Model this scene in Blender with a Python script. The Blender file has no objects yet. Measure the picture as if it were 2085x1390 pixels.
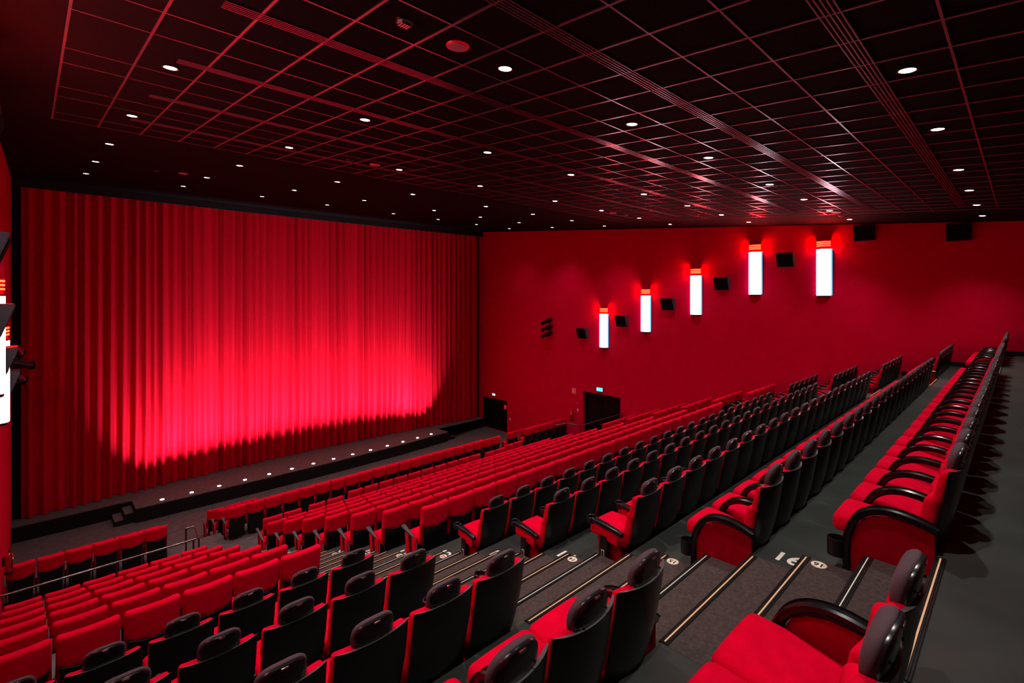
import bpy, bmesh, math, random
from math import sin, cos, pi, radians, atan2, sqrt
from mathutils import Vector, Matrix
random.seed(7)
S = bpy.context.scene
C = S.collection

# ------------------------------------------------------------------ camera, world, exposure
YAW = 0.7697
F_PX, U0, V0 = 1009.0, 1042.5, 601.2
cam_d = bpy.data.cameras.new('camera')
cam = bpy.data.objects.new('camera', cam_d); C.objects.link(cam)
cam.location = (0, 0, 0)
cam.rotation_euler = (pi / 2, 0, -YAW)
cam_d.sensor_fit = 'HORIZONTAL'; cam_d.sensor_width = 36.0
cam_d.lens = 36.0 * F_PX / 2085.0
cam_d.shift_y = (V0 - 695.0) / 2085.0
cam_d.clip_start = 0.05; cam_d.clip_end = 200
S.camera = cam
w = bpy.data.worlds.new('world'); S.world = w; w.use_nodes = True
w.node_tree.nodes['Background'].inputs[0].default_value = (0.02, 0.012, 0.02, 1)
w.node_tree.nodes['Background'].inputs[1].default_value = 0.1
S.view_settings.view_transform = 'Standard'; S.view_settings.look = 'None'
S.view_settings.gamma = 1; S.view_settings.use_curve_mapping = False
S.view_settings.exposure = 0.2
S.cycles.use_denoising = True
S.cycles.max_bounces = 5; S.cycles.diffuse_bounces = 3; S.cycles.glossy_bounces = 3
S.cycles.sample_clamp_indirect = 4.0
DOWN_W, FOOT_W = 560.0, 2000.0        # watts of one ceiling downlight / one stage footlight
WHITE_E, RED_E = 6.0, 330.0           # strengths of the wall lamps' white tube and red louvre

# ------------------------------------------------------------------ materials
def mat(name, col, rough=0.6, metal=0.0, spec=0.5, emit=None, es=0.0, bump=0.0, bscale=200.0, var=0.0, vscale=4.0, sheen=0.0, coat=0.0):
    m = bpy.data.materials.new(name); m.use_nodes = True
    nt = m.node_tree; b = nt.nodes['Principled BSDF']
    b.inputs['Base Color'].default_value = (*col, 1)
    b.inputs['Roughness'].default_value = rough
    b.inputs['Metallic'].default_value = metal
    b.inputs['Specular IOR Level'].default_value = spec
    if sheen:
        b.inputs['Sheen Weight'].default_value = sheen
        b.inputs['Sheen Roughness'].default_value = 0.4
        b.inputs['Sheen Tint'].default_value = (min(1, col[0] * 1.4), col[1] * 2 + .02, col[2] * 2 + .03, 1)
    if coat: b.inputs['Coat Weight'].default_value = coat
    if emit:
        b.inputs['Emission Color'].default_value = (*emit, 1)
        b.inputs['Emission Strength'].default_value = es
    if bump or var:
        tc = nt.nodes.new('ShaderNodeTexCoord')
    if bump:
        n = nt.nodes.new('ShaderNodeTexNoise'); n.inputs['Scale'].default_value = bscale; n.inputs['Detail'].default_value = 3
        bp = nt.nodes.new('ShaderNodeBump'); bp.inputs['Strength'].default_value = bump; bp.inputs['Distance'].default_value = 0.004
        nt.links.new(tc.outputs['Object'], n.inputs['Vector'])
        nt.links.new(n.outputs['Fac'], bp.inputs['Height']); nt.links.new(bp.outputs['Normal'], b.inputs['Normal'])
    if var:
        n2 = nt.nodes.new('ShaderNodeTexNoise'); n2.inputs['Scale'].default_value = vscale; n2.inputs['Detail'].default_value = 5
        mr = nt.nodes.new('ShaderNodeMapRange')
        mr.inputs['From Min'].default_value = 0.3; mr.inputs['From Max'].default_value = 0.7
        mr.inputs['To Min'].default_value = 1 - var; mr.inputs['To Max'].default_value = 1 + var
        mx = nt.nodes.new('ShaderNodeVectorMath'); mx.operation = 'SCALE'
        mx.inputs[0].default_value = col
        nt.links.new(tc.outputs['Object'], n2.inputs['Vector'])
        nt.links.new(n2.outputs['Fac'], mr.inputs['Value']); nt.links.new(mr.outputs['Result'], mx.inputs['Scale'])
        nt.links.new(mx.outputs['Vector'], b.inputs['Base Color'])
    return m
M = {
 'velvet': mat('red_velvet', (0.60, 0.0, 0.024), 0.9, spec=0.03, bump=0.3, bscale=300, var=0.10, vscale=9, sheen=0.0),
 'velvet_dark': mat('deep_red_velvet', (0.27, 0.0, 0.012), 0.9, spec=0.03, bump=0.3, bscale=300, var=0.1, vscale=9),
 'curtain': mat('curtain_cloth', (0.44, 0.0, 0.014), 0.8, spec=0.08),
 'wall': mat('red_wall', (0.60, 0.0, 0.034), 0.8, spec=0.04, bump=0.15, bscale=90, var=0.04, vscale=1.5),
 'shell': mat('black_shell', (0.0045, 0.0045, 0.0055), 0.33, spec=0.3, bump=0.05, bscale=400),
 'shell_glint': mat('painted_shell_glint', (0.09, 0.09, 0.095), 0.3, spec=0.5),  # highlight along the shells' top edge, painted in as a lighter grey
 'plastic': mat('black_plastic', (0.007, 0.0065, 0.009), 0.24, spec=0.4),
 'armgrey': mat('dark_grey_armrest', (0.045, 0.045, 0.05), 0.45, spec=0.4),
 'mauve': mat('taupe_headrest_cloth', (0.075, 0.05, 0.062), 0.85, spec=0.2, bump=0.4, bscale=350, sheen=0.3),
 'vinyl': mat('dark_vinyl_floor', (0.029, 0.033, 0.032), 0.5, spec=0.25, bump=0.06, bscale=30, var=0.22, vscale=2.2),
 'carpet': mat('brown_carpet', (0.060, 0.044, 0.043), 0.95, spec=0.1, bump=0.9, bscale=260, var=0.28, vscale=30),
 'carpet_front': mat('plum_grey_carpet', (0.080, 0.064, 0.070), 0.95, spec=0.1, bump=0.7, bscale=120, var=0.15, vscale=5),
 'black': mat('matt_black', (0.006, 0.006, 0.008), 0.75, spec=0.2),
 'blackpanel': mat('black_door_paint', (0.003, 0.003, 0.005), 0.55, spec=0.12),
 'tile': mat('black_ceiling_tile', (0.0035, 0.0028, 0.0038), 0.85, spec=0.05, bump=0.1, bscale=200),
 'tbar': mat('ceiling_grid_bar', (0.36, 0.31, 0.38), 0.25, metal=0.9),
 'metal': mat('black_metal', (0.02, 0.02, 0.022), 0.3, metal=0.7),
 'rail': mat('rail_metal', (0.16, 0.14, 0.15), 0.25, metal=0.9),
 'chrome': mat('bright_metal', (0.6, 0.58, 0.55), 0.25, metal=1.0),
 'led': mat('step_led', (0.3, 0.16, 0.08), 0.5, emit=(1.0, 0.58, 0.32), es=0.42),
 'led_white': mat('step_led_white', (0.3, 0.28, 0.25), 0.5, emit=(1.0, 0.93, 0.82), es=0.4),
 'lens': mat('downlight_lens', (0.9, 0.9, 0.85), 0.3, emit=(1.0, 0.96, 0.88), es=14.0),
 'footlens': mat('footlight_lens', (0.9, 0.9, 0.9), 0.3, emit=(0.88, 0.95, 1.0), es=14.0),
 'tube': mat('sconce_white', (0.9, 0.95, 1.0), 0.4, emit=(0.80, 0.93, 1.0), es=WHITE_E),
 'tube_edge': mat('sconce_rim', (0.2, 0.5, 0.6), 0.3, emit=(0.03, 0.35, 0.55), es=1.0),
 'louvre': mat('sconce_red', (0.9, 0.1, 0.05), 0.4, emit=(1.0, 0.03, 0.03), es=3),
 'louvre_hot': mat('sconce_red_ring', (0.9, 0.2, 0.1), 0.4, emit=(1.0, 0.0016, 0.0004), es=RED_E),
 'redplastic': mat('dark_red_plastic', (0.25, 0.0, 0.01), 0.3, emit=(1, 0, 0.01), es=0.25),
 'extred': mat('extinguisher_red', (0.55, 0.01, 0.015), 0.25, spec=0.6, coat=0.5),
 'yellow': mat('yellow_label', (0.8, 0.5, 0.02), 0.5),
 'white': mat('white_paint', (0.75, 0.73, 0.68), 0.6),
 'cream': mat('cream_disc', (0.72, 0.66, 0.52), 0.6),
 'grille': mat('speaker_grille_pink', (0.35, 0.16, 0.2), 0.5),
 'exit': mat('exit_sign_face', (0.05, 0.5, 0.6), 0.4, emit=(0.0, 0.65, 0.9), es=2.2),
 'exitmark': mat('exit_sign_mark', (0.8, 0.9, 0.95), 0.4, emit=(0.75, 0.95, 1.0), es=3.0),
 'speaker': mat('speaker_black', (0.007, 0.006, 0.010), 0.6, spec=0.3),
}

# ------------------------------------------------------------------ mesh helpers
def link(name, bm, m, parent=None, smooth=True, angle=40):
    bmesh.ops.recalc_face_normals(bm, faces=bm.faces[:])
    me = bpy.data.meshes.new(name); bm.to_mesh(me); bm.free()
    ms = m if isinstance(m, (list, tuple)) else [m]
    for x in ms: me.materials.append(M[x])
    if smooth:
        me.polygons.foreach_set('use_smooth', [True] * len(me.polygons))
        me.set_sharp_from_angle(angle=radians(angle))
    o = bpy.data.objects.new(name, me); C.objects.link(o)
    if parent: o.parent = parent
    return o
def tag(o, label=None, cat=None, group=None, kind=None):
    if label: o['label'] = label
    if cat: o['category'] = cat
    if group: o['group'] = group
    if kind: o['kind'] = kind
    return o
def thing(name, label, cat, loc=(0, 0, 0), rz=0, group=None):
    o = bpy.data.objects.new(name, None); C.objects.link(o)
    o.location = loc; o.rotation_euler = (0, 0, rz); o.empty_display_size = 0.1
    return tag(o, label, cat, group)
def box(bm, x0, x1, y0, y1, z0, z1):
    v = [bm.verts.new((x, y, z)) for x in (x0, x1) for y in (y0, y1) for z in (z0, z1)]
    for f in ((0, 1, 3, 2), (4, 6, 7, 5), (0, 4, 5, 1), (2, 3, 7, 6), (0, 2, 6, 4), (1, 5, 7, 3)):
        bm.faces.new([v[i] for i in f])
    return v
def rbox(bm, cx, cy, cz, sx, sy, sz, r=0.02, k=2, inner=2, fn=None):
    """rounded box; fn(x,y,z) deforms local coordinates before they are placed"""
    H = (sx / 2, sy / 2, sz / 2); r = min(r, *[h * 0.999 for h in H])
    def axis(h):
        a = [-h + r * (i / k) for i in range(k)] + [-(h - r) + 2 * (h - r) * i / (inner + 1) for i in range(inner + 2)]
        return a + [h - r + r * ((i + 1) / k) for i in range(k)]
    A = [axis(h) for h in H]; cache = {}
    def vert(p):
        key = tuple(round(c, 6) for c in p)
        if key not in cache:
            q = [max(-(H[i] - r), min(H[i] - r, p[i])) for i in range(3)]
            d = Vector([p[i] - q[i] for i in range(3)])
            if d.length > 1e-9: d = d.normalized() * r
            t = [q[i] + d[i] for i in range(3)]
            if fn: t = fn(*t)
            cache[key] = bm.verts.new((t[0] + cx, t[1] + cy, t[2] + cz))
        return cache[key]
    for ax in range(3):
        b, c = (ax + 1) % 3, (ax + 2) % 3
        for s in (-1, 1):
            for i in range(len(A[b]) - 1):
                for j in range(len(A[c]) - 1):
                    q = []
                    for (u, v) in ((i, j), (i + 1, j), (i + 1, j + 1), (i, j + 1)):
                        p = [0, 0, 0]; p[ax] = s * H[ax]; p[b] = A[b][u]; p[c] = A[c][v]
                        q.append(vert(p))
                    if len(set(q)) > 2: bm.faces.new(list(dict.fromkeys(q)))
def cyl(bm, p0, p1, r0, r1=None, n=16, caps=True):
    r1 = r0 if r1 is None else r1
    p0, p1 = Vector(p0), Vector(p1); d = (p1 - p0).normalized()
    a = Vector((0, 0, 1)) if abs(d.z) < 0.9 else Vector((1, 0, 0))
    u = d.cross(a).normalized(); v = d.cross(u)
    R = []
    for p, r in ((p0, r0), (p1, r1)):
        R.append([bm.verts.new(p + u * r * cos(2 * pi * i / n) + v * r * sin(2 * pi * i / n)) for i in range(n)])
    for i in range(n): bm.faces.new((R[0][i], R[0][(i + 1) % n], R[1][(i + 1) % n], R[1][i]))
    if caps: bm.faces.new(R[0]); bm.faces.new(R[1])
def tube(bm, pts, r, n=10):
    pts = [Vector(p) for p in pts]; rings = []
    for i, p in enumerate(pts):
        d = (pts[min(i + 1, len(pts) - 1)] - pts[max(i - 1, 0)]).normalized()
        a = Vector((0, 0, 1)) if abs(d.z) < 0.95 else Vector((1, 0, 0))
        u = d.cross(a).normalized(); v = d.cross(u)
        rings.append([bm.verts.new(p + u * r * cos(2 * pi * j / n) + v * r * sin(2 * pi * j / n)) for j in range(n)])
    for a, b in zip(rings, rings[1:]):
        for j in range(n): bm.faces.new((a[j], a[(j + 1) % n], b[(j + 1) % n], b[j]))
    bm.faces.new(rings[0]); bm.faces.new(rings[-1])
def sweep(bm, pts, prof, xoff=0.0):
    """sweep a rectangular (half-width along x, half-thickness) section along (y,z) points"""
    rings = []
    for i, (y, z) in enumerate(pts):
        y2, z2 = pts[min(i + 1, len(pts) - 1)]; y1, z1 = pts[max(i - 1, 0)]
        d = Vector((0, y2 - y1, z2 - z1)).normalized(); nrm = Vector((0, -d.z, d.y))
        hw, ht = prof(i / (len(pts) - 1)); b = min(0.012, ht * 0.6)
        ring = []
        for sx, sn in ((-1, -1), (1, -1), (1, 1), (-1, 1)):
            for (ax, an) in ((b, 0), (0, b)) if sx * sn > 0 else ((0, b), (b, 0)):
                ring.append(bm.verts.new(Vector((xoff + sx * (hw - ax), y, z)) + nrm * sn * (ht - an)))
        rings.append(ring)
    for a, c in zip(rings, rings[1:]):
        for j in range(8): bm.faces.new((a[j], a[(j + 1) % 8], c[(j + 1) % 8], c[j]))
    bm.faces.new(rings[0]); bm.faces.new(rings[-1])
def prism_x(bm, poly, x0, x1, hx=0.0):
    """extrude a (y,z) polygon along x"""
    A = [bm.verts.new((x0, y, z)) for y, z in poly]; B = [bm.verts.new((x1, y, z)) for y, z in poly]
    n = len(poly)
    for i in range(n): bm.faces.new((A[i], A[(i + 1) % n], B[(i + 1) % n], B[i]))
    bm.faces.new(A); bm.faces.new(B)
def dup(o, parent=None):
    c = o.copy(); C.objects.link(c); c.parent = parent
    for ch in o.children: dup(ch, c)
    return c
def NB(): return bmesh.new()
def text(name, body, size, m, loc, rot, parent=None, ext=0.001):
    cu = bpy.data.curves.new(name, 'FONT'); cu.body = body; cu.size = size; cu.extrude = ext
    cu.align_x = 'CENTER'; cu.align_y = 'CENTER'; cu.offset = size * 0.02
    cu.materials.append(M[m])
    tmp = bpy.data.objects.new(name, cu); C.objects.link(tmp)
    me = bpy.data.meshes.new_from_object(tmp.evaluated_get(bpy.context.evaluated_depsgraph_get()))
    bpy.data.objects.remove(tmp)
    if not me.materials: me.materials.append(M[m])
    o = bpy.data.objects.new(name, me); C.objects.link(o); o.location = loc; o.rotation_euler = rot
    if parent: o.parent = parent
    return o
ORD = ['first', 'second', 'third', 'fourth', 'fifth', 'sixth', 'seventh', 'eighth', 'ninth', 'tenth', 'eleventh', 'twelfth', 'thirteenth',
       'fourteenth', 'fifteenth', 'sixteenth', 'seventeenth', 'eighteenth', 'nineteenth', 'twentieth', 'twenty-first']

ORDN = ['', 'one', 'two', 'three', 'four', 'five', 'six', 'seven', 'eight', 'nine', 'ten', 'eleven', 'twelve', 'thirteen', 'fourteen', 'fifteen', 'sixteen']
# ------------------------------------------------------------------ layout (metres; x along the rows, y towards the stage, z up, lens at 0,0,0)
XL, XR = -0.58, 23.9
YB, D, R = 0.47, 1.395, 0.5087
ZW = -2.05                       # walkway behind the back row
SA0, SA1, SB0, SB1 = 3.325, 5.10, 18.21, 19.895   # carpeted stairs
def zrow(k): return ZW - R * (k + 1)
def yrow(k): return YB + D * k
A0, A1 = 3.30, 5.145             # left aisle
B0, B1 = 18.165, 19.94           # right aisle
ZX = -8.66                       # cross aisle
ZF = -9.64                       # floor before the stage
ZS = -9.01                       # stage deck
PITCH = 0.62
YWALL = -2.4; YEND = 29.6
def zc(y): return 2.5 + 0.078 * y

# ------------------------------------------------------------------ floor
bm = NB()
box(bm, XL, XR, YWALL, YB, ZW - 0.6, ZW)
for k in range(13):
    zb, zt = zrow(k) - 0.6, zrow(k)
    y0, y1 = yrow(k), yrow(k + 1)
    if k <= 10:
        e = y1 if k < 10 else 15.72
        box(bm, XL, SA0, y0, e, zb, zt); box(bm, SB1, XR, y0, e, zb, zt)
    box(bm, SA1, SB0, y0, y1 if k < 12 else 17.6, zb, zt)
tag(link('floor', bm, 'vinyl', smooth=False), 'dark grey vinyl seating platforms stepping down under the rows', None, None, 'structure')
bm = NB()
Y12 = yrow(12) + 0.39
box(bm, A1, B0, Y12, 20.55, ZX - 0.5, ZX + 0.001)
box(bm, XL, A1, 15.72, 20.1, ZX - 0.5, ZX); box(bm, B0, XR, 15.72, 20.1, ZX - 0.5, ZX)
box(bm, XL, A0 - .1, 20.1, 20.55, ZX - 0.5, ZX); box(bm, B1 - .1, XR, 20.1, 20.55, ZX - 0.5, ZX)
for (a, b) in ((XL, A0 - .1), (A1 - .2, B0 - .2), (B1 - .1, XR)):
    box(bm, a, b, 20.55, 21.95, ZF - 0.3, -9.17)
box(bm, XL, XR, 21.95, YEND, ZF - 0.4, ZF)
box(bm, XL, XR, 20.55, 21.95, ZF - 0.4, ZF)
tag(link('floor', bm, 'carpet_front', smooth=False), 'plum grey carpet of the cross aisle and the space before the stage', None, None, 'structure')

# ------------------------------------------------------------------ walls
def wall_y(name, x, inward, ys, zs, holes, label):
    bm = NB(); t = 0.35
    a, b = (x, x + t) if inward < 0 else (x - t, x)
    for i in range(len(ys) - 1):
        for j in range(len(zs) - 1):
            if (i, j) in holes: continue
            y0, y1, z0, z1 = ys[i], ys[i + 1], zs[j], zs[j + 1]
            v = box(bm, a, b, y0, y1, z0, z1)
    return tag(link(name, bm, 'wall', smooth=False), label, None, None, 'structure')
def zt(y): return zc(y) + 0.05
D1 = (25.15, 27.75, ZF, -7.42); D2 = (15.86, 18.5, ZX, -5.78)
wall_y('wall_right', XR, -1, [YWALL, D2[0], D2[1], D1[0], D1[1], YEND], [ZF - .4, D1[2], D2[2], D1[3], D2[3], 4.9],
       {(1, 2), (1, 3), (3, 1), (3, 2)}, 'red side wall with lamps and doors')
wall_y('wall_left', XL, 1, [YWALL, YEND], [ZF - .4, 4.9], set(), 'red side wall beside the camera')
bm = NB(); box(bm, XL - .35, XR + .35, YWALL - .3, YWALL, -2.6, 3.2)
tag(link('wall_back', bm, 'wall', smooth=False), None, None, None, 'structure')
bm = NB(); box(bm, XL - .35, XR + .35, YEND, YEND + .3, ZF - .4, 5.2)
tag(link('wall_front', bm, 'black', smooth=False), None, None, None, 'structure')
# black side masks and pelmet around the curtain
bm = NB()
box(bm, XL, XL + 0.30, 28.25, 28.6, ZS, zc(28.3)); box(bm, 23.55, XR, 28.2, 28.6, ZS, zc(28.3))
for i in range(24):
    x0 = XL + (XR - XL) * i / 24; x1 = XL + (XR - XL) * (i + 1) / 24
    f = lambda x: 28.55 - 0.8 * ((x - 11.65) / 11.9) ** 2
    v = [bm.verts.new(p) for p in ((x0, f(x0), zc(f(x0))), (x1, f(x1), zc(f(x1))), (x1, f(x1), zc(f(x1)) - .34), (x0, f(x0), zc(f(x0)) - .34),
                                   (x0, f(x0) + .06, zc(f(x0)) + .01), (x1, f(x1) + .06, zc(f(x1)) + .01), (x1, f(x1) + .06, zc(f(x1)) - .34), (x0, f(x0) + .06, zc(f(x0)) - .34))]
    for q in ((0, 1, 2, 3), (4, 5, 6, 7), (0, 1, 5, 4), (3, 2, 6, 7)): bm.faces.new([v[j] for j in q])
tag(link('trim_1', bm, 'black', smooth=False), 'black pelmet and side masks framing the curtain', None, None, 'structure')
# baseboards
bm = NB()
box(bm, XR - .02, XR, YWALL, YB, ZW, ZW + .16)
for k in range(11): box(bm, XR - .02, XR, yrow(k), yrow(k + 1) if k < 10 else 15.72, zrow(k), zrow(k) + .16)
box(bm, XR - .02, XR, 18.5, 20.55, ZX, ZX + .12)
tag(link('baseboard_right', bm, 'black', smooth=False), None, None, None, 'structure')

# doors
def door(n, d, leaves, label, inset):
    y0, y1, z0, z1 = d
    bm = NB()
    for (a, b, c_, e) in ((y0, y0 + .06, z0, z1), (y1 - .06, y1, z0, z1), (y0 + .06, y1 - .06, z1 - .06, z1)):
        box(bm, XR + inset - .04, XR + .1 + inset, a, b, c_, e)
    f = tag(link('door_%d' % n, bm, 'blackpanel', smooth=False), label, None, None, 'structure')
    wd = (y1 - y0 - .12) / leaves
    for i in range(leaves):
        bm = NB(); rbox(bm, XR + inset + .05, y0 + .06 + wd * (i + .5), (z0 + z1 - .06) / 2, .05, wd - .008, z1 - z0 - .07, .008, 1, 0)
        leaf = link('door_leaf', bm, 'blackpanel', f)
        bm = NB(); yc = y0 + .06 + wd * (i + .5) + (wd * .38 if i == 0 else -wd * .38)
        cyl(bm, (XR + inset + .03, yc, z0 + 1.05), (XR + inset - .03, yc, z0 + 1.05), .012, n=8)
        cyl(bm, (XR + inset - .03, yc - .06, z0 + 1.05), (XR + inset - .03, yc + .06, z0 + 1.05), .012, n=8)
        link('door_handle', bm, 'chrome', leaf)
    return f
d1 = door(1, D1, 2, 'black double door beside the stage', .08)
bm = NB(); box(bm, XR + .095, XR + .104, 25.33, 25.58, -8.03, -7.72)
sg = link('door_notice', bm, 'redplastic', d1, False)
bm = NB()
for zz in (-7.8, -7.88, -7.95): box(bm, XR + .092, XR + .096, 25.36, 25.55, zz - .02, zz + .02)
link('notice_lines', bm, 'white', sg, False)
door(2, D2, 2, 'wide black double door at the cross aisle', .22)

# ------------------------------------------------------------------ ceiling
bm = NB()
v = [bm.verts.new(p) for p in ((XL - .3, YWALL - .3, zc(YWALL - .3)), (XR + .3, YWALL - .3, zc(YWALL - .3)), (XR + .3, YEND + .3, zc(YEND + .3)), (XL - .3, YEND + .3, zc(YEND + .3)),
                               (XL - .3, YWALL - .3, zc(YWALL - .3) + .3), (XR + .3, YWALL - .3, zc(YWALL - .3) + .3), (XR + .3, YEND + .3, zc(YEND + .3) + .3), (XL - .3, YEND + .3, zc(YEND + .3) + .3))]
for q in ((0, 1, 2, 3), (4, 5, 6, 7), (0, 1, 5, 4), (1, 2, 6, 5), (2, 3, 7, 6), (3, 0, 4, 7)): bm.faces.new([v[j] for j in q])
tag(link('ceiling', bm, 'tile', smooth=False), 'black tiled ceiling rising towards the stage', None, None, 'structure')
GX0, GX1, GY1 = 0.29, 20.3, 13.6
def cbar(bm, x0, x1, y0, y1, h0, h1):
    """bar hugging the sloping ceiling, from h0 to h1 below it"""
    v = [bm.verts.new((x, y, zc(y) - h)) for x in (x0, x1) for y in (y0, y1) for h in (h1, h0)]
    for f in ((0, 1, 3, 2), (4, 6, 7, 5), (0, 4, 5, 1), (2, 3, 7, 6), (0, 2, 6, 4), (1, 5, 7, 3)): bm.faces.new([v[i] for i in f])
bm = NB()
STRIPS = [1.24 + 2.172 * i for i in range(-1, 6)]
x = GX0
while x < GX1 + .01:
    cbar(bm, x - .014, x + .014, YWALL, GY1, 0, .012); x += .7145
for s in STRIPS:
    for j in (1, 2):
        y = s + .724 * j
        if y < GY1 and y > YWALL: cbar(bm, GX0, GX1, y - .012, y + .012, 0, .011)
    if s - .724 * 2 > YWALL: pass
tag(link('trim_2', bm, 'tbar', smooth=False), 'thin metal grid bars between the black ceiling tiles', None, None, 'structure')
for i, s in enumerate(STRIPS):
    if s < YWALL + .3: continue
    t = thing('slot_diffuser', 'long slotted ceiling air diffuser across the hall, %s from the curtain' % ORD[len(STRIPS) - 1 - i], 'air vent', (0, 0, 0), 0, 'slotted air diffusers in the ceiling')
    bm = NB(); cbar(bm, 1.38, 19.3, s - .10, s + .10, 0, .006); link('backing', bm, 'black', t, False)
    for j in range(5):
        y = s - .085 + .0425 * j
        bm = NB(); cbar(bm, 1.38, 19.3, y - .007, y + .007, .004, .016); link('fin', bm, 'tbar', t, False)

# ceiling lamps (each with its own spot lamp)
def spot(name, watts, size, blend, radius, color, parent, loc, rot):
    l = bpy.data.lights.new(name, 'SPOT'); l.energy = watts; l.spot_size = size; l.spot_blend = blend
    l.shadow_soft_size = radius; l.color = color
    o = bpy.data.objects.new(name, l); C.objects.link(o); o.parent = parent; o.location = loc; o.rotation_euler = rot
    return o
LY = [0.92, 4.53, 8.17, 11.8, 15.6, 19.3, 22.95]; LX = [1.37, 4.27, 7.17, 10.05, 13.6, 16.45, 19.25, 22.0]
proto = None; dimmed = {}; DIM = {0: .62, 1: .75, 5: .75, 6: .32}
SL = math.atan(0.078)
for j, y in enumerate(LY):
    for i, x in enumerate(LX):
        yy = y
        if proto is None:
            proto = thing('ceiling_downlight', '', 'ceiling light')
            bm = NB(); n = 28
            for (r0, z0, r1, z1) in ((.105, 0, .105, -.012), (.105, -.012, .083, -.012), (.083, -.012, .072, .02)):
                a = [bm.verts.new((r0 * cos(2 * pi * q / n), r0 * sin(2 * pi * q / n), z0)) for q in range(n)]
                b = [bm.verts.new((r1 * cos(2 * pi * q / n), r1 * sin(2 * pi * q / n), z1)) for q in range(n)]
                for q in range(n): bm.faces.new((a[q], a[(q + 1) % n], b[(q + 1) % n], b[q]))
            link('trim_ring', bm, 'metal', proto)
            bm = NB(); cyl(bm, (0, 0, -.002), (0, 0, -.008), .078, n=28); link('lens', bm, 'lens', proto)
            spot('downlight_lamp', DOWN_W, radians(94), 1.0, .05, (1.0, .93, .84), proto, (0, 0, -.03), (0, 0, 0))
            t = proto
        else: t = dup(proto)
        if j in DIM:
            for ch in t.children:
                if ch.type == 'LIGHT':
                    if DIM[j] not in dimmed:
                        dimmed[DIM[j]] = ch.data.copy(); dimmed[DIM[j]].energy = DOWN_W * DIM[j]
                    ch.data = dimmed[DIM[j]]
        t.location = (x, yy, zc(yy) - .001); t.rotation_euler = (SL, 0, 0)
        t['group'] = 'recessed downlights in the ceiling'
        t['label'] = 'round white recessed downlight, %s row from the curtain, %s from the left wall' % (ORD[6 - j], ORD[i])
def onc(u, v):
    X = (u - U0) / F_PX; Y = (V0 - v) / F_PX
    d = Vector((sin(YAW) + X * cos(YAW), cos(YAW) - X * sin(YAW), Y)); return d * (2.5 / (d.z - .078 * d.y))
for (u, v, lab) in ((932, 93, 'nearest the camera'), (763, 335, 'above the middle of the left seats'), (1248, 433, 'above the cross aisle near the right wall'), (1702, 432, 'far along the back right corner'), (373, 353, 'nearest the curtain on the left')):
    p = onc(u, v); t = thing('ceiling_speaker', 'round pinkish flush ceiling speaker, ' + lab, 'speaker', (p.x, p.y, zc(p.y)), 0, 'round ceiling speakers'); t.rotation_euler = (SL, 0, 0)
    bm = NB(); cyl(bm, (0, 0, 0), (0, 0, -.016), .135, .128, 32); link('bezel', bm, 'redplastic', t)
    bm = NB(); cyl(bm, (0, 0, -.010), (0, 0, -.022), .112, .108, 32); link('grille', bm, 'grille', t)
for (u, v, lab) in ((823, 43, 'nearest the camera'), (712, 325, 'above the left seats'), (1274, 437, 'above the right end of the cross aisle'), (1712, 438, 'in the back right corner'), (319, 346, 'nearest the curtain on the left')):
    p = onc(u, v); t = thing('dome_detector', 'small dark ceiling dome with metal baffle, ' + lab, 'detector', (p.x, p.y, zc(p.y)), 0, 'small ceiling domes'); t.rotation_euler = (SL, 0, 0)
    bm = NB(); cyl(bm, (0, 0, 0), (0, 0, -.02), .095, .088, 24); link('base', bm, 'metal', t)
    bm = NB()
    for q in range(4): box(bm, -.05 + q * .03, -.035 + q * .03, -.05, .05, -.05, -.018)
    link('baffle', bm, 'chrome', t, False)

# ------------------------------------------------------------------ stairs in the two aisles
DY, DZ = D / 3, R / 3
def stairs(x0, x1, side, ntr):
    t = thing('aisle_stairs', 'brown carpeted stairs with glowing nosings down the %s aisle' % side, 'stairs', (x0, YB, ZW), 0, 'carpeted aisle stairs')
    W = x1 - x0; nos = led = None
    for i in range(ntr):
        bm = NB(); box(bm, 0.002, W - .002, i * DY, (i + 1) * DY, -(i + 1) * DZ - .5, -(i + 1) * DZ + .0)
        link('tread', bm, 'carpet', t, False)
    bm = NB()
    box(bm, .01, W - .01, -.058, .010, -.001, .006); box(bm, .01, W - .01, .003, .012, -.04, .006)
    nf0 = len(bm.faces)
    for q in (0, 1, 3, 4):
        y = -.050 + q * .0135
        box(bm, .01, W - .01, y - .002, y + .002, .006, .009)
    bm.faces.ensure_lookup_table()
    for f in bm.faces[nf0:]: f.material_index = 1
    nos = link('nosing', bm, ['metal', 'rail'], t, False)
    bm = NB(); box(bm, .03, W - .03, -.028, -.018, .005, .0085); led = link('light_strip', bm, 'led', nos, False)
    bm = NB(); box(bm, .03, W - .03, -.026, -.020, .005, .0085); led2 = link('light_strip', bm, 'led_white', None, False)
    me2 = led2.data; bpy.data.objects.remove(led2)
    for i in range(1, ntr + 0):
        c = nos.copy(); C.objects.link(c); c.parent = t; c.location = (0, i * DY, -i * DZ)
        l = led.copy(); C.objects.link(l); l.parent = c
        if i % 3 == 1: l.data = me2
    return t
stairs(SA0, SA1, 'left', 38); stairs(SB0, SB1, 'right', 38)
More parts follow.
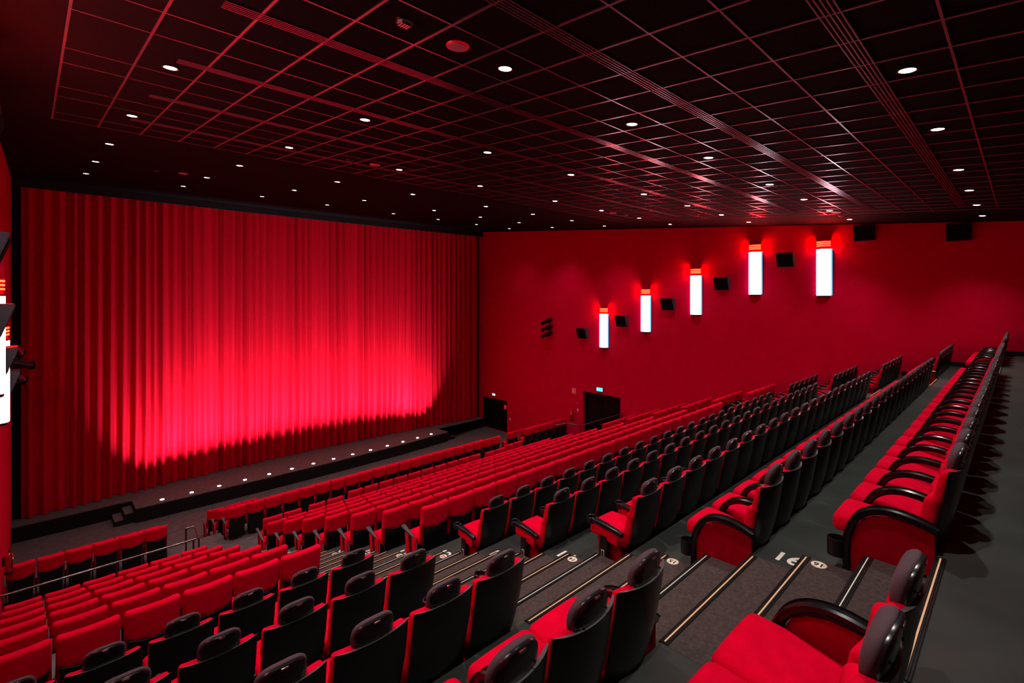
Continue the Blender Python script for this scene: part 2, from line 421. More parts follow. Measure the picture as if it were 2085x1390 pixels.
for (x0, x1, side) in ((A0 - .1, A1 - .2, 'left'), (B0 - .2, B1 - .1, 'right')):
    t = thing('front_steps', 'ribbed carpeted steps from the cross aisle to the front, %s aisle' % side, 'stairs', (x0, 20.1, ZX), 0, 'steps between the front rows')
    n = 6; h = (ZX - ZF) / n
    for i in range(n):
        bm = NB(); box(bm, 0, x1 - x0, i * .31, (i + 1) * .31, ZF - ZX - .1, -i * h - (0 if i else .002)); link('tread', bm, 'carpet_front', t, False)
        bm = NB(); box(bm, 0, x1 - x0, (i + 1) * .31 - .04, (i + 1) * .31 + .004, -i * h, -i * h + .006); link('nosing', bm, 'armgrey', t, False)
# row numbers: disc stickers on the stairs and painted figures on the platforms
for k in range(12):
    n = 16 - k
    zt_ = ZW - DZ * (3 * k + 2)
    for (xa, side, sgn) in ((SA1 - .09, 'left', 1), (SB0 + .09, 'right', -1)):
        if side == 'right' and k > 3: continue
        t = thing('row_number_disc', 'round cream disc numbered %s on the %s aisle stairs' % (ORDN[n], side), 'sign', (xa, yrow(k) + DY * 1.70, zt_ + .001), radians(90), 'row number discs on the stairs')
        bm = NB(); cyl(bm, (0, 0, 0), (0, 0, .003), .062, n=28); link('disc', bm, 'cream', t)
        text('number', str(n), .085, 'black', (0, 0, .0035), (0, 0, 0), t, .0006)
    zz = zrow(k) + .0012
    t = text('floor_number', str(n), .26, 'white', (A1 + .12, yrow(k) + DY * 2.42, zz), (0, 0, radians(-90)), None, .001)
    tag(t, 'white figure %s painted on the platform edge beside the left stairs' % ORDN[n], 'number', 'row numbers painted on the platforms')

# ------------------------------------------------------------------ seats
def lean(y0, z0, s, bow=0.0, plan=0.0, w=.3):
    """returns deform for a box centred at z0: leans back by s per metre, bows rearward, plan-curves the sides forward"""
    return lambda x, y, z: (x, y - s * z - bow * (1 - (z / .5) ** 2) + plan * (x / w) ** 2, z)
def shell_mesh(name, zt, zb, yt, yb, wt, wb, th=.022, plan=.055, mt='shell'):
    """thin moulded back shell, curved in plan and profile"""
    bm = NB(); nu, nv = 12, 12; G = []
    for s in (0, 1):
        g = []
        for j in range(nv + 1):
            v = j / nv; z = zb + (zt - zb) * v
            yy = yb + (yt - yb) * v - .05 * sin(pi * v) ** 1.0 * (1 - .25 * v)
            wd = (wb + (wt - wb) * min(1, v * 1.35)) / 2
            row = []
            for i in range(nu + 1):
                u = -1 + 2 * i / nu
                top = 0.012 * (abs(u) ** 2) if v > .95 else 0
                edge = .012 * (abs(u) ** 8)
                row.append(bm.verts.new((u * wd, yy + plan * u * u + (th if s else 0) * (1 - abs(u) ** 12 * .5) + edge, z + top - .006 * s)))
            g.append(row)
        G.append(g)
    for g in G:
        for j in range(nv):
            for i in range(nu): bm.faces.new((g[j][i], g[j][i + 1], g[j + 1][i + 1], g[j + 1][i]))
    a, b = G
    for i in range(nu):
        bm.faces.new((a[0][i], a[0][i + 1], b[0][i + 1], b[0][i])); bm.faces.new((a[nv][i], a[nv][i + 1], b[nv][i + 1], b[nv][i])).material_index = 1  # top strip gets the painted-in highlight colour
    for j in range(nv):
        bm.faces.new((a[j][0], a[j + 1][0], b[j + 1][0], b[j][0])); bm.faces.new((a[j][nu], a[j + 1][nu], b[j + 1][nu], b[j][nu]))
    return bm
def headrest(t, zc_, yc, w, h, oval, thick):
    """mauve cushion with a black shell behind; rounded top, tighter bottom"""
    def outline(k, n=44):
        P = []
        for i in range(n):
            a = 2 * pi * i / n; c, s = cos(a), sin(a); e = oval if s > 0 else min(.8, oval)
            P.append((k * w / 2 * math.copysign(abs(c) ** e, c) * (1 if s > 0 else 1 - .08 * (-s)), h / 2 * k * math.copysign(abs(s) ** e, s)))
        return P
    def loft(layers):
        bm = NB(); rings = []
        for (k, y) in layers:
            rings.append([bm.verts.new((px, yc + y + .022 * px * px / (w * w / 4) - .16 * pz, zc_ + pz)) for px, pz in outline(k)])
        for a, b in zip(rings, rings[1:]):
            for j in range(len(a)): bm.faces.new((a[j], a[(j + 1) % len(a)], b[(j + 1) % len(a)], b[j]))
        bm.faces.new(rings[0]); bm.faces.new(rings[-1]); return bm
    T = thick
    link('headrest', loft([(.95, -.004), (1.0, .003), (1.02, T * .2), (.98, T * .45), (.87, T * .7), (.66, T * .88), (.36, T)]), 'mauve', t, angle=60)
    link('headrest_shell', loft([(.35, -.026), (.7, -.0255), (.90, -.023), (.95, -.017), (.965, -.004), (.95, .004)]), 'plastic', t, angle=35)
    bm = NB(); zz = h / 2 * .80; rbox(bm, 0, yc - .026 - .16 * zz, zc_ + zz, .045, .006, .014, .002, 1, 0); link('number_plate', bm, 'chrome', t)
    for s in (-1, 1):
        bm = NB(); cyl(bm, (s * w * .3, yc - .020, zc_ - .0), (s * w * .3, yc - .033, zc_ - .0), .007, n=10); link('screw', bm, 'metal', t)

def make_recliner():
    t = thing('recliner_seat', '', 'cinema seat')
    bm = NB(); rbox(bm, 0, .43, .49, .53, .62, .16, .06, 3, 2, lambda x, y, z: (x, y, z + y * .22 - .05 * max(0, (y - .17)) / .1 * .6 + .01 * (1 - (x / .25) ** 2)))
    link('seat_cushion', bm, 'velvet', t)
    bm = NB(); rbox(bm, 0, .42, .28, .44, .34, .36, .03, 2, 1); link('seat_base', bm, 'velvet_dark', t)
    bm = NB(); rbox(bm, 0, .045, .76, .55, .12, .38, .05, 3, 3, lean(0, 0, .2, .01, .045)); link('lower_backrest', bm, 'velvet', t)
    bm = NB(); rbox(bm, 0, -.06, 1.025, .565, .085, .29, .04, 3, 3, lean(0, 0, .22, .0, .055)); link('upper_backrest', bm, 'velvet', t)
    link('back_shell', shell_mesh('s', 1.165, .12, -.145, .13, .580, .49, .028, .062), ['shell', 'shell_glint'], t)
    headrest(t, 1.215, -.112, .335, .27, .86, .074)
    return t
ARCH = [(.61, .16), (.615, .28), (.61, .40), (.595, .50), (.56, .60), (.505, .675), (.43, .725), (.34, .75), (.24, .752), (.12, .73), (.0, .69)]
def smooth(P, n=4):
    Q = [P[0]] + P + [P[-1]]; out = []
    for i in range(1, len(Q) - 2):
        a, b, c, d = Q[i - 1:i + 3]
        for j in range(n):
            u = j / n
            out.append(tuple(.5 * (2 * b[q] + (c[q] - a[q]) * u + (2 * a[q] - 5 * b[q] + 4 * c[q] - d[q]) * u * u + (3 * b[q] - a[q] - 3 * c[q] + d[q]) * u ** 3) for q in (0, 1)))
    return out + [P[-1]]
ARCH = smooth(ARCH, 3)
def recl_arm(t, x):
    bm = NB(); sweep(bm, ARCH, lambda u: (.045, .031), x); link('armrest', bm, 'plastic', t, angle=50)
def recl_panel(t, x):
    bm = NB(); s = 1 if x > 0 else -1
    poly = [(.02, .02), (.54, .02), (.575, .10), (.585, .42), (.56, .52), (.50, .63), (.42, .68), (.3, .705), (.1, .69), (.02, .67)]
    prism_x(bm, poly, x - .02, x + .02); link('side_panel', bm, 'velvet_dark', t, angle=30)
def recl_cup(t, x):
    bm = NB(); n = 18; rr = .072; th = .006; cy = .69
    R_ = [[], [], [], []]
    for i in range(n + 1):
        a = pi * 1.5 - 2 * pi * 0.94 * i / n + .2
        for q, (r, z) in enumerate(((rr, .26), (rr, .41), (rr - th, .41), (rr - th, .26))):
            R_[q].append(bm.verts.new((x + r * cos(a) * 1.0, cy + r * sin(a), z)))
    for i in range(n):
        for q in range(4): bm.faces.new((R_[q][i], R_[q][i + 1], R_[(q + 1) % 4][i + 1], R_[(q + 1) % 4][i]))
    box(bm, x - .03, x + .03, .585, .625, .22, .43)
    link('cup_holder', bm, 'plastic', t)
def headseat_arm(t, x):
    bm = NB()
    rbox(bm, x, .33, .69, .078, .42, .058, .015, 2, 3, lambda X, Y, Z: (X * (1 + .25 * (Y / .21)), Y, Z + Y * .16 + .012 * (1 - (Y / .21) ** 2)))
    link('armrest', bm, 'plastic', t)
    bm = NB(); n = 22; c = Vector((x, .585, .737))
    prof = [(.056, .020), (.063, .013), (.060, -.055), (.054, -.06), (.047, -.055), (.049, .013)]
    rings = [[bm.verts.new((c.x + r * cos(2 * pi * i / n), c.y + r * sin(2 * pi * i / n), c.z + z)) for i in range(n)] for r, z in prof]
    for q in range(len(prof)):
        a, b = rings[q], rings[(q + 1) % len(prof)]
        for i in range(n): bm.faces.new((a[i], a[(i + 1) % n], b[(i + 1) % n], b[i]))
    link('cup_holder', bm, 'plastic', t)
    bm = NB(); rbox(bm, x, .36, .59, .045, .36, .12, .02, 2, 2, lambda X, Y, Z: (X, Y, Z + Y * .25 + (Y * Y) * .3)); link('arm_pad', bm, 'velvet', t)
    bm = NB(); rbox(bm, x, .40, .29, .05, .115, .58, .008, 1, 1, lambda X, Y, Z: (X, Y - Z * .05, Z)); lg = link('leg', bm, 'plastic', t)
def make_headseat():
    t = thing('headrest_seat', '', 'cinema seat')
    bm = NB(); rbox(bm, 0, .39, .56, .50, .56, .16, .055, 3, 2, lambda x, y, z: (x, y, z + y * .10 + .01 * (1 - (x / .25) ** 2) - .2 * max(0, y - .16)))
    link('seat_cushion', bm, 'velvet', t)
    bm = NB(); rbox(bm, 0, .36, .30, .50, .36, .44, .05, 2, 1, lambda x, y, z: (x, y + .12 * z, z)); link('seat_base', bm, 'velvet_dark', t)
    bm = NB(); rbox(bm, 0, .075, .74, .52, .12, .42, .045, 3, 3, lean(0, 0, .22, .01, .03)); link('lower_backrest', bm, 'velvet', t)
    bm = NB(); rbox(bm, 0, -.03, 1.02, .56, .095, .28, .03, 3, 3, lean(0, 0, .22, .0, .035)); link('upper_backrest', bm, 'velvet', t)
    link('back_shell', shell_mesh('s', 1.165, .10, -.118, .17, .568, .47, .024, .032), ['shell', 'shell_glint'], t)
    headrest(t, 1.205, -.085, .315, .24, .66, .07)
    return t
def make_red():
    t = thing('red_seat', '', 'cinema seat')
    def fn(x, y, z):
        zz = z + .83; cut = .05 if (zz < .83 - .06 * (1 - (x / .28) ** 2) and y < -.02) else 0
        return (x, y + cut - .13 * z + .035 * (x / .28) ** 2, z)
    bm = NB(); rbox(bm, 0, .27, .83, .585, .13, .74, .045, 3, 16, fn); link('backrest', bm, 'velvet', t, angle=50)
    bm = NB(); rbox(bm, 0, .262, .49, .53, .04, .84, .012, 2, 3, lambda x, y, z: (x * (1 - .10 * (.42 - z) / .84), y - .12 * z + .03 * (x / .28) ** 2, z - (.06 + .055 * (1 - (x / .28) ** 2)) * (z > .2) * (z - .1) / .32)); link('back_panel', bm, 'shell', t)
    bm = NB(); rbox(bm, 0, .60, .50, .49, .46, .15, .055, 3, 2, lambda x, y, z: (x, y, z + y * .10 - .2 * max(0, y - .16))); link('seat_cushion', bm, 'velvet', t)
    bm = NB(); rbox(bm, 0, .52, .24, .40, .12, .40, .02, 1, 0); link('seat_support', bm, 'black', t)
    return t
def red_arm(t, x):
    bm = NB(); rbox(bm, x, .70, .615, .066, .36, .045, .010, 1, 2, lambda X, Y, Z: (X * (1 + .5 * (Y / .18)), Y, Z + Y * .30)); link('armrest', bm, 'armgrey', t)
    bm = NB(); rbox(bm, x, .60, .29, .035, .10, .58, .008, 1, 1, lambda X, Y, Z: (X, Y + Z * .10, Z)); link('leg', bm, 'black', t)
def red_side(t, x):
    bm = NB(); rbox(bm, x, .62, .36, .045, .34, .44, .03, 2, 2, lambda X, Y, Z: (X, Y + .12 * Z, Z)); link('side_pad', bm, 'velvet', t)

def variant(base, extras):
    c = dup(base)
    for f, x in extras: f(c, x)
    return c
H = PITCH / 2
rec = make_recliner(); hs = make_headseat(); rs = make_red()
P = {
 'rec': {'mid': variant(rec, [(recl_arm, -H)]), 'left': variant(rec, [(recl_arm, -H), (recl_panel, -H), (recl_cup, -H)]),
         'right': variant(rec, [(recl_arm, -H), (recl_arm, H), (recl_panel, H), (recl_cup, H)])},
 'head': {'mid': variant(hs, [(headseat_arm, -H)]), 'right': variant(hs, [(headseat_arm, -H), (headseat_arm, H)])},
 'red': {'mid': variant(rs, [(red_arm, -H)]), 'left': variant(rs, [(red_arm, -H), (red_side, -H + .01)]), 'right': variant(rs, [(red_arm, -H), (red_arm, H)])},
}
def row_plate(t, x):
    for ch in t.children:
        if ch.name.startswith('leg'):
            bm = NB(); box(bm, x - .029, x - .025, .375, .415, .30, .40); pl = link('row_plate', bm, 'white', ch, False)
            bm = NB(); box(bm, x - .031, x - .029, .381, .409, .307, .393); link('plate_field', bm, 'black', ch, False)
def widen(t, sh):
    for ch in t.children:
        if ch.name.startswith('seat_cushion'):
            ch.scale.x = 1.10; ch.location.x = sh
for nm_, base_, sh_, ex in (('pair_l', 'mid', .019, None), ('pair_l0', 'left', .019, None), ('pair_r', None, -.019, []), ('pair_end', None, -.019, [(recl_arm, H), (recl_panel, H), (recl_cup, H)])):
    P['rec'][nm_] = dup(P['rec'][base_]) if base_ else variant(rec, ex)
    widen(P['rec'][nm_], sh_)
P['head']['left'] = variant(P['head']['mid'], [(row_plate, -H)])
def wipe(o):
    for ch in list(o.children): wipe(ch)
    bpy.data.objects.remove(o)
for b in (rec, hs, rs): wipe(b)
NAME = {'rec': ('wide red recliner with arched black arms', 'red recliners in the two back rows'),
        'head': ('black-backed red seat with headrest', 'black-backed headrest seats in the middle rows'),
        'red': ('red seat with black lower back', 'red seats in the lower rows')}
ROWS = ['back row', 'second row from back', 'third row from back', 'fourth row from back', 'fifth row from back', 'sixth row from back', 'seventh row from back',
        'eighth row from back', 'ninth row from back', 'tenth row from back', 'eleventh row from back', 'twelfth row from back', 'thirteenth row from back',
        'third row from stage', 'second row from stage', 'front row']
used = set()
def place(kind, var, x, y, z, block, row, i, rz=0.0):
    t = dup(P[kind][var]); t.location = (x, y, z); t.rotation_euler = (0, 0, rz)
    d, g = NAME[kind]
    t['label'] = '%s, %s block, %s, %s from left' % (d, block, ROWS[row], ORD[i]); t['group'] = g
def row(kind, x0, n, y, z, block, r, i0=0, pitch=PITCH, yf=None):
    for i in range(n):
        x = x0 + pitch * (i + .5)
        var = 'left' if i == 0 and i0 == 0 else ('right' if i == n - 1 else 'mid')
        if kind == 'rec' and block == 'left': var = ('pair_l0' if i == 0 else 'pair_l', 'pair_end' if i == n - 1 else 'pair_r')[i % 2]
        j = random.uniform(-.004, .004)
        place(kind, var, x, y + (yf(x) if yf else 0) + j, z, block, r, i + i0, random.uniform(-.006, .006))
for k in range(11):
    kind = 'rec' if k < 2 else 'head' if k < 5 else 'red'
    y, z = yrow(k), zrow(k)
    n = 6; x0 = A0 - .02 - 6 * PITCH
    row(kind, x0, n, y, z, 'left', k)
    row(kind, A1, 21, y, z, 'centre', k)
    if kind == 'red': row(kind, B1 + PITCH, 5, y, z, 'right', k)
    else: row(kind, B1, 6, y, z, 'right', k)
row('red', A1, 21, yrow(11), zrow(11), 'centre', 11)
i = 0
for (x0, n, dy) in ((5.52, 2, .20), (7.05, 2, .22), (8.62, 10, .42), (15.42, 2, .30), (16.86, 2, .5)):
    for q in range(n):
        place('red', 'left' if i == 0 else 'right' if i == 17 else 'mid', x0 + .665 * (q + .5), yrow(12) + dy, ZX, 'centre', 12, i); i += 1
for (y, z, r) in ((19.15, ZX, 13), (20.57, -9.17, 14)):
    row('red', -.53, 6, y, z, 'left', r); row('red', 4.92, 21, y, z, 'centre', r); row('red', 19.8, 6, y, z, 'right', r)
row('red', 4.92, 3, 22.0, ZF, 'centre', 15)
for k1 in P:
    for v in set(id(o) for o in P[k1].values()):
        for o in list(P[k1].values()):
            if id(o) == v:
                try: wipe(o)
                except ReferenceError: pass
                break

# ------------------------------------------------------------------ stage
st = thing('stage', 'low dark carpeted stage platform in front of the red curtain', 'stage', (0, 0, ZF))
hS = ZS - ZF
deck = [(XL + .002, 27.3), (2.95, 27.3), (3.15, 27.29), (3.15, 26.1), (8, 26.02), (12, 26.02), (16, 26.15), (19.75, 26.45), (19.76, 27.5), (XR - .002, 27.5), (XR - .002, YEND - .01), (XL + .002, YEND - .01)]
bm = NB()
a = [bm.verts.new((x, y, hS)) for x, y in deck]; b = [bm.verts.new((x, y, hS - .04)) for x, y in deck]
bm.faces.new(a); bm.faces.new(b)
for i in range(len(deck)): bm.faces.new((a[i], a[(i + 1) % len(deck)], b[(i + 1) % len(deck)], b[i]))
bmesh.ops.triangulate(bm, faces=[f for f in bm.faces if len(f.verts) > 4])
link('deck', bm, 'carpet_front', st, False)
bm = NB()
for i in range(9):
    (x0, y0), (x1, y1) = deck[i], deck[i + 1]
    d = Vector((x1 - x0, y1 - y0, 0));
    if d.length < .01: continue
    d.normalize(); nr = Vector((d.y, -d.x, 0))
    for j in range(12):
        z0 = j * (hS - .04) / 12; z1 = (j + .7) * (hS - .04) / 12
        for (za, zb, o0) in ((z0, z1, .0), (z1, (j + 1) * (hS - .04) / 12, .012)):
            p = [Vector((x0, y0, za)) - nr * (-o0 if False else o0), Vector((x1, y1, za)) - nr * o0, Vector((x1, y1, zb)) - nr * o0, Vector((x0, y0, zb)) - nr * o0]
            bm.faces.new([bm.verts.new(q) for q in p])
link('front_panel', bm, 'black', st, False)
for i, (x0, x1, y0, y1, h) in enumerate(((2.80, 3.13, 26.3, 27.28, hS * .66), (2.46, 2.80, 26.3, 27.28, hS * .33), (19.78, 20.11, 26.65, 27.48, hS * .66), (20.11, 20.45, 26.65, 27.48, hS * .33))):
    bm = NB(); box(bm, x0, x1, y0, y1, 0, h); s = link('step', bm, 'black', st, False)
    bm = NB(); box(bm, x0 + .01, x1 - .01, y0 + .02, y1, h, h + .006); link('step_top', bm, 'carpet_front', s, False)
# footlights along the stage edge
proto = None
for i in range(14):
    x = 4.13 + 1.115 * i; y = 26.44 + (.0 if x < 13 else (x - 13) ** 2 * .010)
    if proto is None:
        proto = thing('stage_footlight', '', 'footlight')
        bm = NB(); cyl(bm, (0, 0, 0), (0, 0, .010), .095, .088, 24); link('bezel', bm, 'metal', proto)
        bm = NB(); cyl(bm, (0, 0, .008), (0, 0, .024), .078, .072, 24); link('lens', bm, 'footlens', proto)
        spot('footlight_lamp', FOOT_W, radians(72), 0.95, .03, (1.0, .86, .9), proto, (0, .02, .05), (radians(180 - 30), 0, 0))
        t = proto
    else: t = dup(proto)
    t.location = (x, y, ZS); t['group'] = 'footlights along the stage edge'
    t['label'] = 'small bright round footlight in the stage edge, %s from the left' % ORD[i]
# curtain
bm = NB(); NX = 1900; ys = []
ph = 0; x0c, x1c = XL + .27, 23.56
rows_z = [ZS + .02, ZS + 1.2, ZS + 3.5, ZS + 7, ZS + 10.5, 4.42]
grid = []
phs = []; p_ = 0.0; amp = []; nf = 0
freq = 1 / .44
fr = [random.uniform(.75, 1.35) for _ in range(200)]; am = [random.uniform(.55, 1.2) for _ in range(400)]
for i in range(NX + 1):
    x = x0c + (x1c - x0c) * i / NX
    p_ += (x1c - x0c) / NX * freq * fr[int((x + 1) * 2.2) % 200]
    phs.append(p_)
for j, z in enumerate(rows_z):
    r = []
    v = j / (len(rows_z) - 1)
    for i in range(NX + 1):
        x = x0c + (x1c - x0c) * i / NX
        q = phs[i]; n = int(q); f = q - n
        a = am[n % 400] * (.19 - .06 * v)
        s = sin(2 * pi * f + .6 * sin(q * .37 + v * 1.2)); s = math.copysign(abs(s) ** .9, s)
        y = 28.78 - .8 * ((x - 11.65) / 11.9) ** 2 + a * s + .03 * sin(q * 1.13 + 2 * v)
        r.append(bm.verts.new((x, y, z if j < 5 else zc(y) - .25)))
    grid.append(r)
for j in range(len(rows_z) - 1):
    for i in range(NX): bm.faces.new((grid[j][i], grid[j][i + 1], grid[j + 1][i + 1], grid[j + 1][i]))
cur = link('stage_curtain', bm, 'curtain', None, True, 180)
tag(cur, 'tall pleated red curtain hanging across the whole front of the hall', 'curtain')

# ------------------------------------------------------------------ wall lamps, speakers, spot clusters (mirrored on the two walls)
SC = [(16.97, -.71), (14.24, .35), (11.42, 1.35), (8.59, 2.35), (5.84, 2.30)]
def make_sconce():
    t = thing('wall_lamp', '', 'wall lamp')
    r, dpt, n = .26, .20, 18
    def half(bm, rr, dd, z0, z1, a0=0, a1=pi):
        A = []; 
        for z in (z0, z1): A.append([bm.verts.new((dd * sin(a0 + (a1 - a0) * i / n) ** .8 if 0 < i < n else 0, rr * cos(a0 + (a1 - a0) * i / n), z)) for i in range(n + 1)])
        for i in range(n): bm.faces.new((A[0][i], A[0][i + 1], A[1][i + 1], A[1][i]))
        bm.faces.new(A[0]); bm.faces.new(A[1]); bm.faces.new((A[0][0], A[0][-1], A[1][-1], A[1][0]))
    bm = NB(); half(bm, r, dpt, -2.30, -.36); link('glass_tube', bm, 'tube', t)
    bm = NB(); half(bm, r * .93, dpt * .93, -2.37, -2.30); half(bm, r + .004, dpt + .004, -.365, -.33); link('end_cap', bm, 'metal', t)
    bm = NB(); half(bm, r * .86, dpt * .86, -.33, -.02); link('red_core', bm, 'redplastic', t)
    for q in range(3):
        bm = NB(); z = -.24 + q * .08; half(bm, r * .97, dpt * .97, z, z + .03); link('light_ring', bm, 'louvre_hot', t)
    bm = NB(); half(bm, r * .99, dpt * .99, -.02, .0); link('top_cap', bm, 'metal', t)
    bm = NB(); box(bm, 0, .05, .262, .32, -2.3, -.36); link('rim', bm, 'tube_edge', t, False)
    return t
base = make_sconce()
for side, x, rz in (('right', XR, pi), ('left', XL, 0)):
    for i, (y, z) in enumerate(SC):
        t = dup(base); t.location = (x, y, z); t.rotation_euler = (0, 0, rz); t['group'] = 'lit wall lamps'
        t['label'] = 'tall half-round white wall lamp with red rings, %s wall, %s from the curtain' % (side, ORD[i])
wipe(base)
def make_speaker():
    t = thing('wall_speaker', '', 'speaker')
    bm = NB(); prism = [(0, .31), (.36, .31), (.36, .25), (.17, -.31), (0, -.31)]
    A = [bm.verts.new((a, -.34, b)) for a, b in prism]; B = [bm.verts.new((a, .34, b)) for a, b in prism]; n = len(prism)
    for i in range(n): bm.faces.new((A[i], A[(i + 1) % n], B[(i + 1) % n], B[i]))
    bm.faces.new(A); bm.faces.new(B); bmesh.ops.bevel(bm, geom=bm.edges[:], offset=.012, segments=2, affect='EDGES')
    link('cabinet', bm, 'speaker', t)
    bm = NB(); sl = math.atan2(.19, .56)
    v = []
    for (a, b) in ((.367, .235), (.182, -.285)):
        for y in (-.31, .31): v.append(bm.verts.new((a + .004, y, b)))
    bm.faces.new((v[0], v[1], v[3], v[2])); bmesh.ops.solidify(bm, geom=bm.faces[:], thickness=.008); link('grille', bm, 'black', t, False)
    return t
base = make_speaker()
for side, x, rz in (('right', XR, pi), ('left', XL, 0)):
    for i, (y, z) in enumerate([(18.43, -2.28), (15.67, -1.45), (12.86, -.46), (10.05, .56), (7.26, 1.56), (4.40, 2.50), (1.60, 2.29)]):
        t = dup(base); t.location = (x, y, min(z, zc(y) - .36)); t.rotation_euler = (0, 0, rz); t['group'] = 'black wall speakers'
        t['label'] = 'black wedge wall speaker, %s wall, %s from the curtain' % (side, ORD[i])
wipe(base)
for side, x, sg in (('right', XR, -1), ('left', XL, 1)):
    bm = NB(); tube(bm, [(x + sg * .08, 21.1, -2.65), (x + sg * .08, 21.1, -1.45)], .022)
    for z in (-2.5, -1.6): box(bm, min(x, x + sg * .09), max(x, x + sg * .09), 21.06, 21.14, z - .03, z + .03)
    tag(link('light_bracket', bm, 'metal'), 'upright black bracket holding three spotlights on the %s wall' % side, 'bracket', 'spotlight brackets')
    for i, z in enumerate((-1.62, -2.05, -2.45)):
        t = thing('spotlight', 'black stage spotlight on the %s wall bracket, %s' % (side, ('top one', 'middle one', 'bottom one')[i]), 'spotlight', (x + sg * .24, 21.1, z), 0, 'black stage spotlights')
        dx = sg * (.12, .62, .2)[i] if side == 'left' else sg * .12
        t.scale = (1.6, 1.6, 1.6)
        d = Vector((dx, .5, -.22)).normalized()
        c0 = Vector((0, 0, 0))
        bm = NB(); cyl(bm, c0 - d * .16, c0 + d * .10, .075, .085, 16); link('housing', bm, 'metal', t)
        bm = NB(); cyl(bm, c0 + d * .10, c0 + d * .27, .062, .062, 16); link('barrel', bm, 'plastic', t)
        bm = NB(); cyl(bm, c0 + d * .27, c0 + d * .30, .085, .085, 16); cyl(bm, c0 + d * .301, c0 + d * .304, .055, .055, 16); link('front_ring', bm, 'metal', t)
        bm = NB(); tube(bm, [(-sg * .14, 0, -.0), (-sg * .07, 0, .11), (0, 0, .10), (0, 0, .0)], .011, 8); link('yoke', bm, 'rail', t)

# ------------------------------------------------------------------ rails
def rail(label, paths, posts):
    t = thing('handrail', label, 'railing', (0, 0, 0), 0, 'dark metal handrails')
    bm = NB()
    for p in paths: tube(bm, p, .024, 10)
    link('top_rail', bm, 'rail', t)
    for (x, y, z0, z1) in posts:
        bm = NB(); tube(bm, [(x, y, z0), (x, y, z1)], .020, 10); cyl(bm, (x, y, z0), (x, y, z0 + .012), .05, .05, 14); link('post', bm, 'metal', t)
zr = -6.62; z10 = zrow(10)
rail('dark handrail along the platform edge before the left block, over the cross aisle', [[(XL + .02, 15.66, zr), (3.2, 15.66, zr)]], [(x, 15.66, z10, zr) for x in (-.3, 1.5, 3.15)])
rail('dark looped handrail standing at the top corner beside the left stairs', [[(3.30, 15.78, -6.98 + .28), (3.34, 16.3, -6.60), (3.30, 16.42, -6.57), (3.12, 16.42, -6.57)]],
     [(3.30, 15.78, ZX, -6.70), (3.12, 16.42, ZX, -6.57)])
rail('dark handrail along the platform edge before the right block, near the wide door', [[(XR - .03, 15.66, zr), (20.0, 15.66, zr)]], [(x, 15.66, z10, zr) for x in (20.0, 21.9, 23.75)])
rail('dark looped handrail beside the right stairs above the cross aisle', [[(19.98, 15.70, zr), (19.98, 16.45, zr), (19.93, 16.5, zr), (19.2, 16.62, zr)]], [(19.2, 16.62, ZX, zr)])
bm = NB(); box(bm, XL, A0, 15.72, 15.78, ZX, z10 + .05); box(bm, B1, XR, 15.72, 15.78, ZX, z10 + .05)
tag(link('trim_3', bm, 'black', smooth=False), 'black upstand at the front edge of the side platforms', None, None, 'structure')

# ------------------------------------------------------------------ signs and small wall things
def extinguisher(x, sg, y, z, lab):
    t = thing('fire_extinguisher', lab, 'fire extinguisher', (x + sg * .13, y, z), 0, 'red fire extinguishers')
    bm = NB(); n = 24
    prof = [(0, 0), (.075, 0), (.088, .02), (.088, .42), (.080, .475), (.050, .515), (.024, .53), (.022, .56), (0, .56)]
    rings = []
    for r, zz in prof: rings.append([bm.verts.new((r * cos(2 * pi * i / n), r * sin(2 * pi * i / n), zz)) for i in range(n)])
    for a, b in zip(rings, rings[1:]):
        for i in range(n): bm.faces.new((a[i], a[(i + 1) % n], b[(i + 1) % n], b[i]))
    bmesh.ops.remove_doubles(bm, verts=bm.verts[:], dist=1e-5); link('cylinder', bm, 'extred', t)
    bm = NB(); cyl(bm, (0, 0, .56), (0, 0, .62), .018, .014, 12); box(bm, -.012, .012, -.01, .09, .60, .615); box(bm, -.012, .012, -.01, .08, .63, .642); link('valve', bm, 'chrome', t)
    bm = NB(); tube(bm, [(0, -.02, .59), (sg * .03, -.10, .58), (sg * .06, -.125, .45), (sg * .065, -.10, .25), (sg * .06, -.07, .12)], .012, 8); link('hose', bm, 'plastic', t)
    bm = NB(); cyl(bm, (0, 0, -.03), (0, 0, .03), .097, .097, 24); link('foot_ring', bm, 'plastic', t)
    bm = NB(); rbox(bm, sg * .07, -.045, .36, .05, .07, .07, .02, 1, 0); link('yellow_label', bm, 'yellow', t)
    bm = NB(); box(bm, -sg * .13 - .01, -sg * .08, -.03, .03, .2, .42); link('bracket', bm, 'metal', t, False)
extinguisher(XR, -1, 19.3, -7.62, 'red fire extinguisher hanging on the right wall beside the wide door')
extinguisher(XL, 1, 19.3, -7.56, 'red fire extinguisher hanging on the left wall above the front rows')
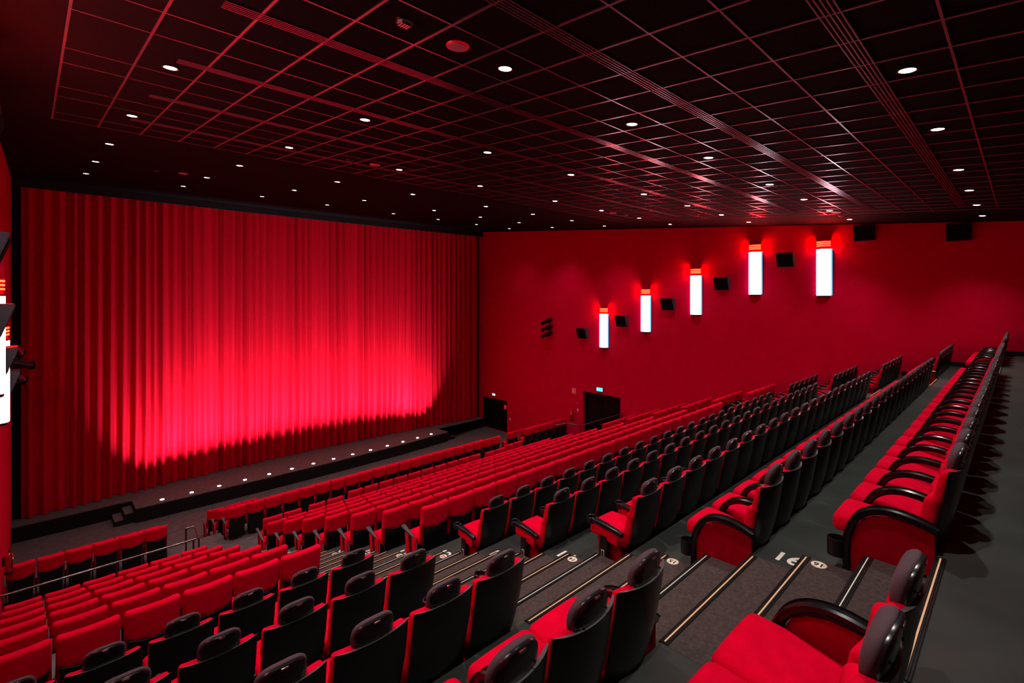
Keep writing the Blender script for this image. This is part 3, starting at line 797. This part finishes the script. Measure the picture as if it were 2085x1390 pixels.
for (y, z, s, lab) in ((26.5, -7.12, .30, 'above the stage door'), (17.25, -5.50, .42, 'above the wide door')):
    t = thing('exit_sign', 'small glowing cyan exit sign ' + lab, 'exit sign', (XR - .03, y, z), 0, 'glowing exit signs')
    bm = NB(); box(bm, -.02, .03, -s / 2 - .02, s / 2 + .02, -s * .25 - .02, s * .25 + .02); link('housing', bm, 'metal', t, False)
    bm = NB(); box(bm, -.026, -.02, -s / 2, s / 2, -s * .25, s * .25); link('face', bm, 'exit', t, False)
    bm = NB()
    box(bm, -.03, -.026, -s * .45, -s * .28, -s * .16, s * .16)
    a = [bm.verts.new((-.03, yy * s, zz * s)) for yy, zz in ((-.05, .16), (.05, .05), (.12, .12), (.06, -.02), (.10, -.18), (.02, -.10), (-.08, -.18), (-.04, 0))]; bm.faces.new(a)
    a = [bm.verts.new((-.03, yy * s, zz * s)) for yy, zz in ((.22, 0), (.34, .14), (.34, .05), (.46, .05), (.46, -.05), (.34, -.05), (.34, -.14))]; bm.faces.new(a)
    link('pictogram', bm, 'exitmark', t, False)
t = thing('extinguisher_sign', 'small square red sign with white extinguisher symbol beside the wide door', 'sign', (XR - .004, 19.2, -5.86))
bm = NB(); box(bm, -.006, .004, -.14, .14, -.16, .16); link('plate', bm, 'white', t, False)
bm = NB(); box(bm, -.009, -.006, -.125, .125, -.145, .145); link('red_field', bm, 'redplastic', t, False)
bm = NB(); box(bm, -.011, -.009, -.03, .04, -.11, .06); box(bm, -.011, -.009, -.02, .02, .06, .10)
a = [bm.verts.new((-.011, yy, zz)) for yy, zz in ((.07, .11), (.11, .11), (.08, 0), (.10, 0), (.05, -.10), (.07, -.02), (.05, -.02))]; bm.faces.new(a)
link('symbol', bm, 'white', t, False)
for i, (y, z, lab, m) in enumerate(((18.88, -6.55, 'small red call button on the wall beside the wide door', 'extred'), (18.9, -7.0, 'white double wall switch beside the wide door, under the call button', 'white'),
                                    (24.85, -8.62, 'white wall switch low beside the stage door', 'white'), (24.85, -8.15, 'small red call button beside the stage door', 'extred'))):
    t = thing('wall_switch' if m == 'white' else 'call_button', lab, 'switch', (XR - .004, y, z), 0)
    bm = NB(); rbox(bm, -.012, 0, 0, .03, .10, .16 if m == 'white' else .10, .01, 1, 0); link('plate', bm, m, t)
    bm = NB(); box(bm, -.032, -.026, -.03, .03, -.05 if m == 'white' else -.02, .0 if m == 'white' else .02); link('button', bm, 'black' if m == 'white' else 'white', t, False)
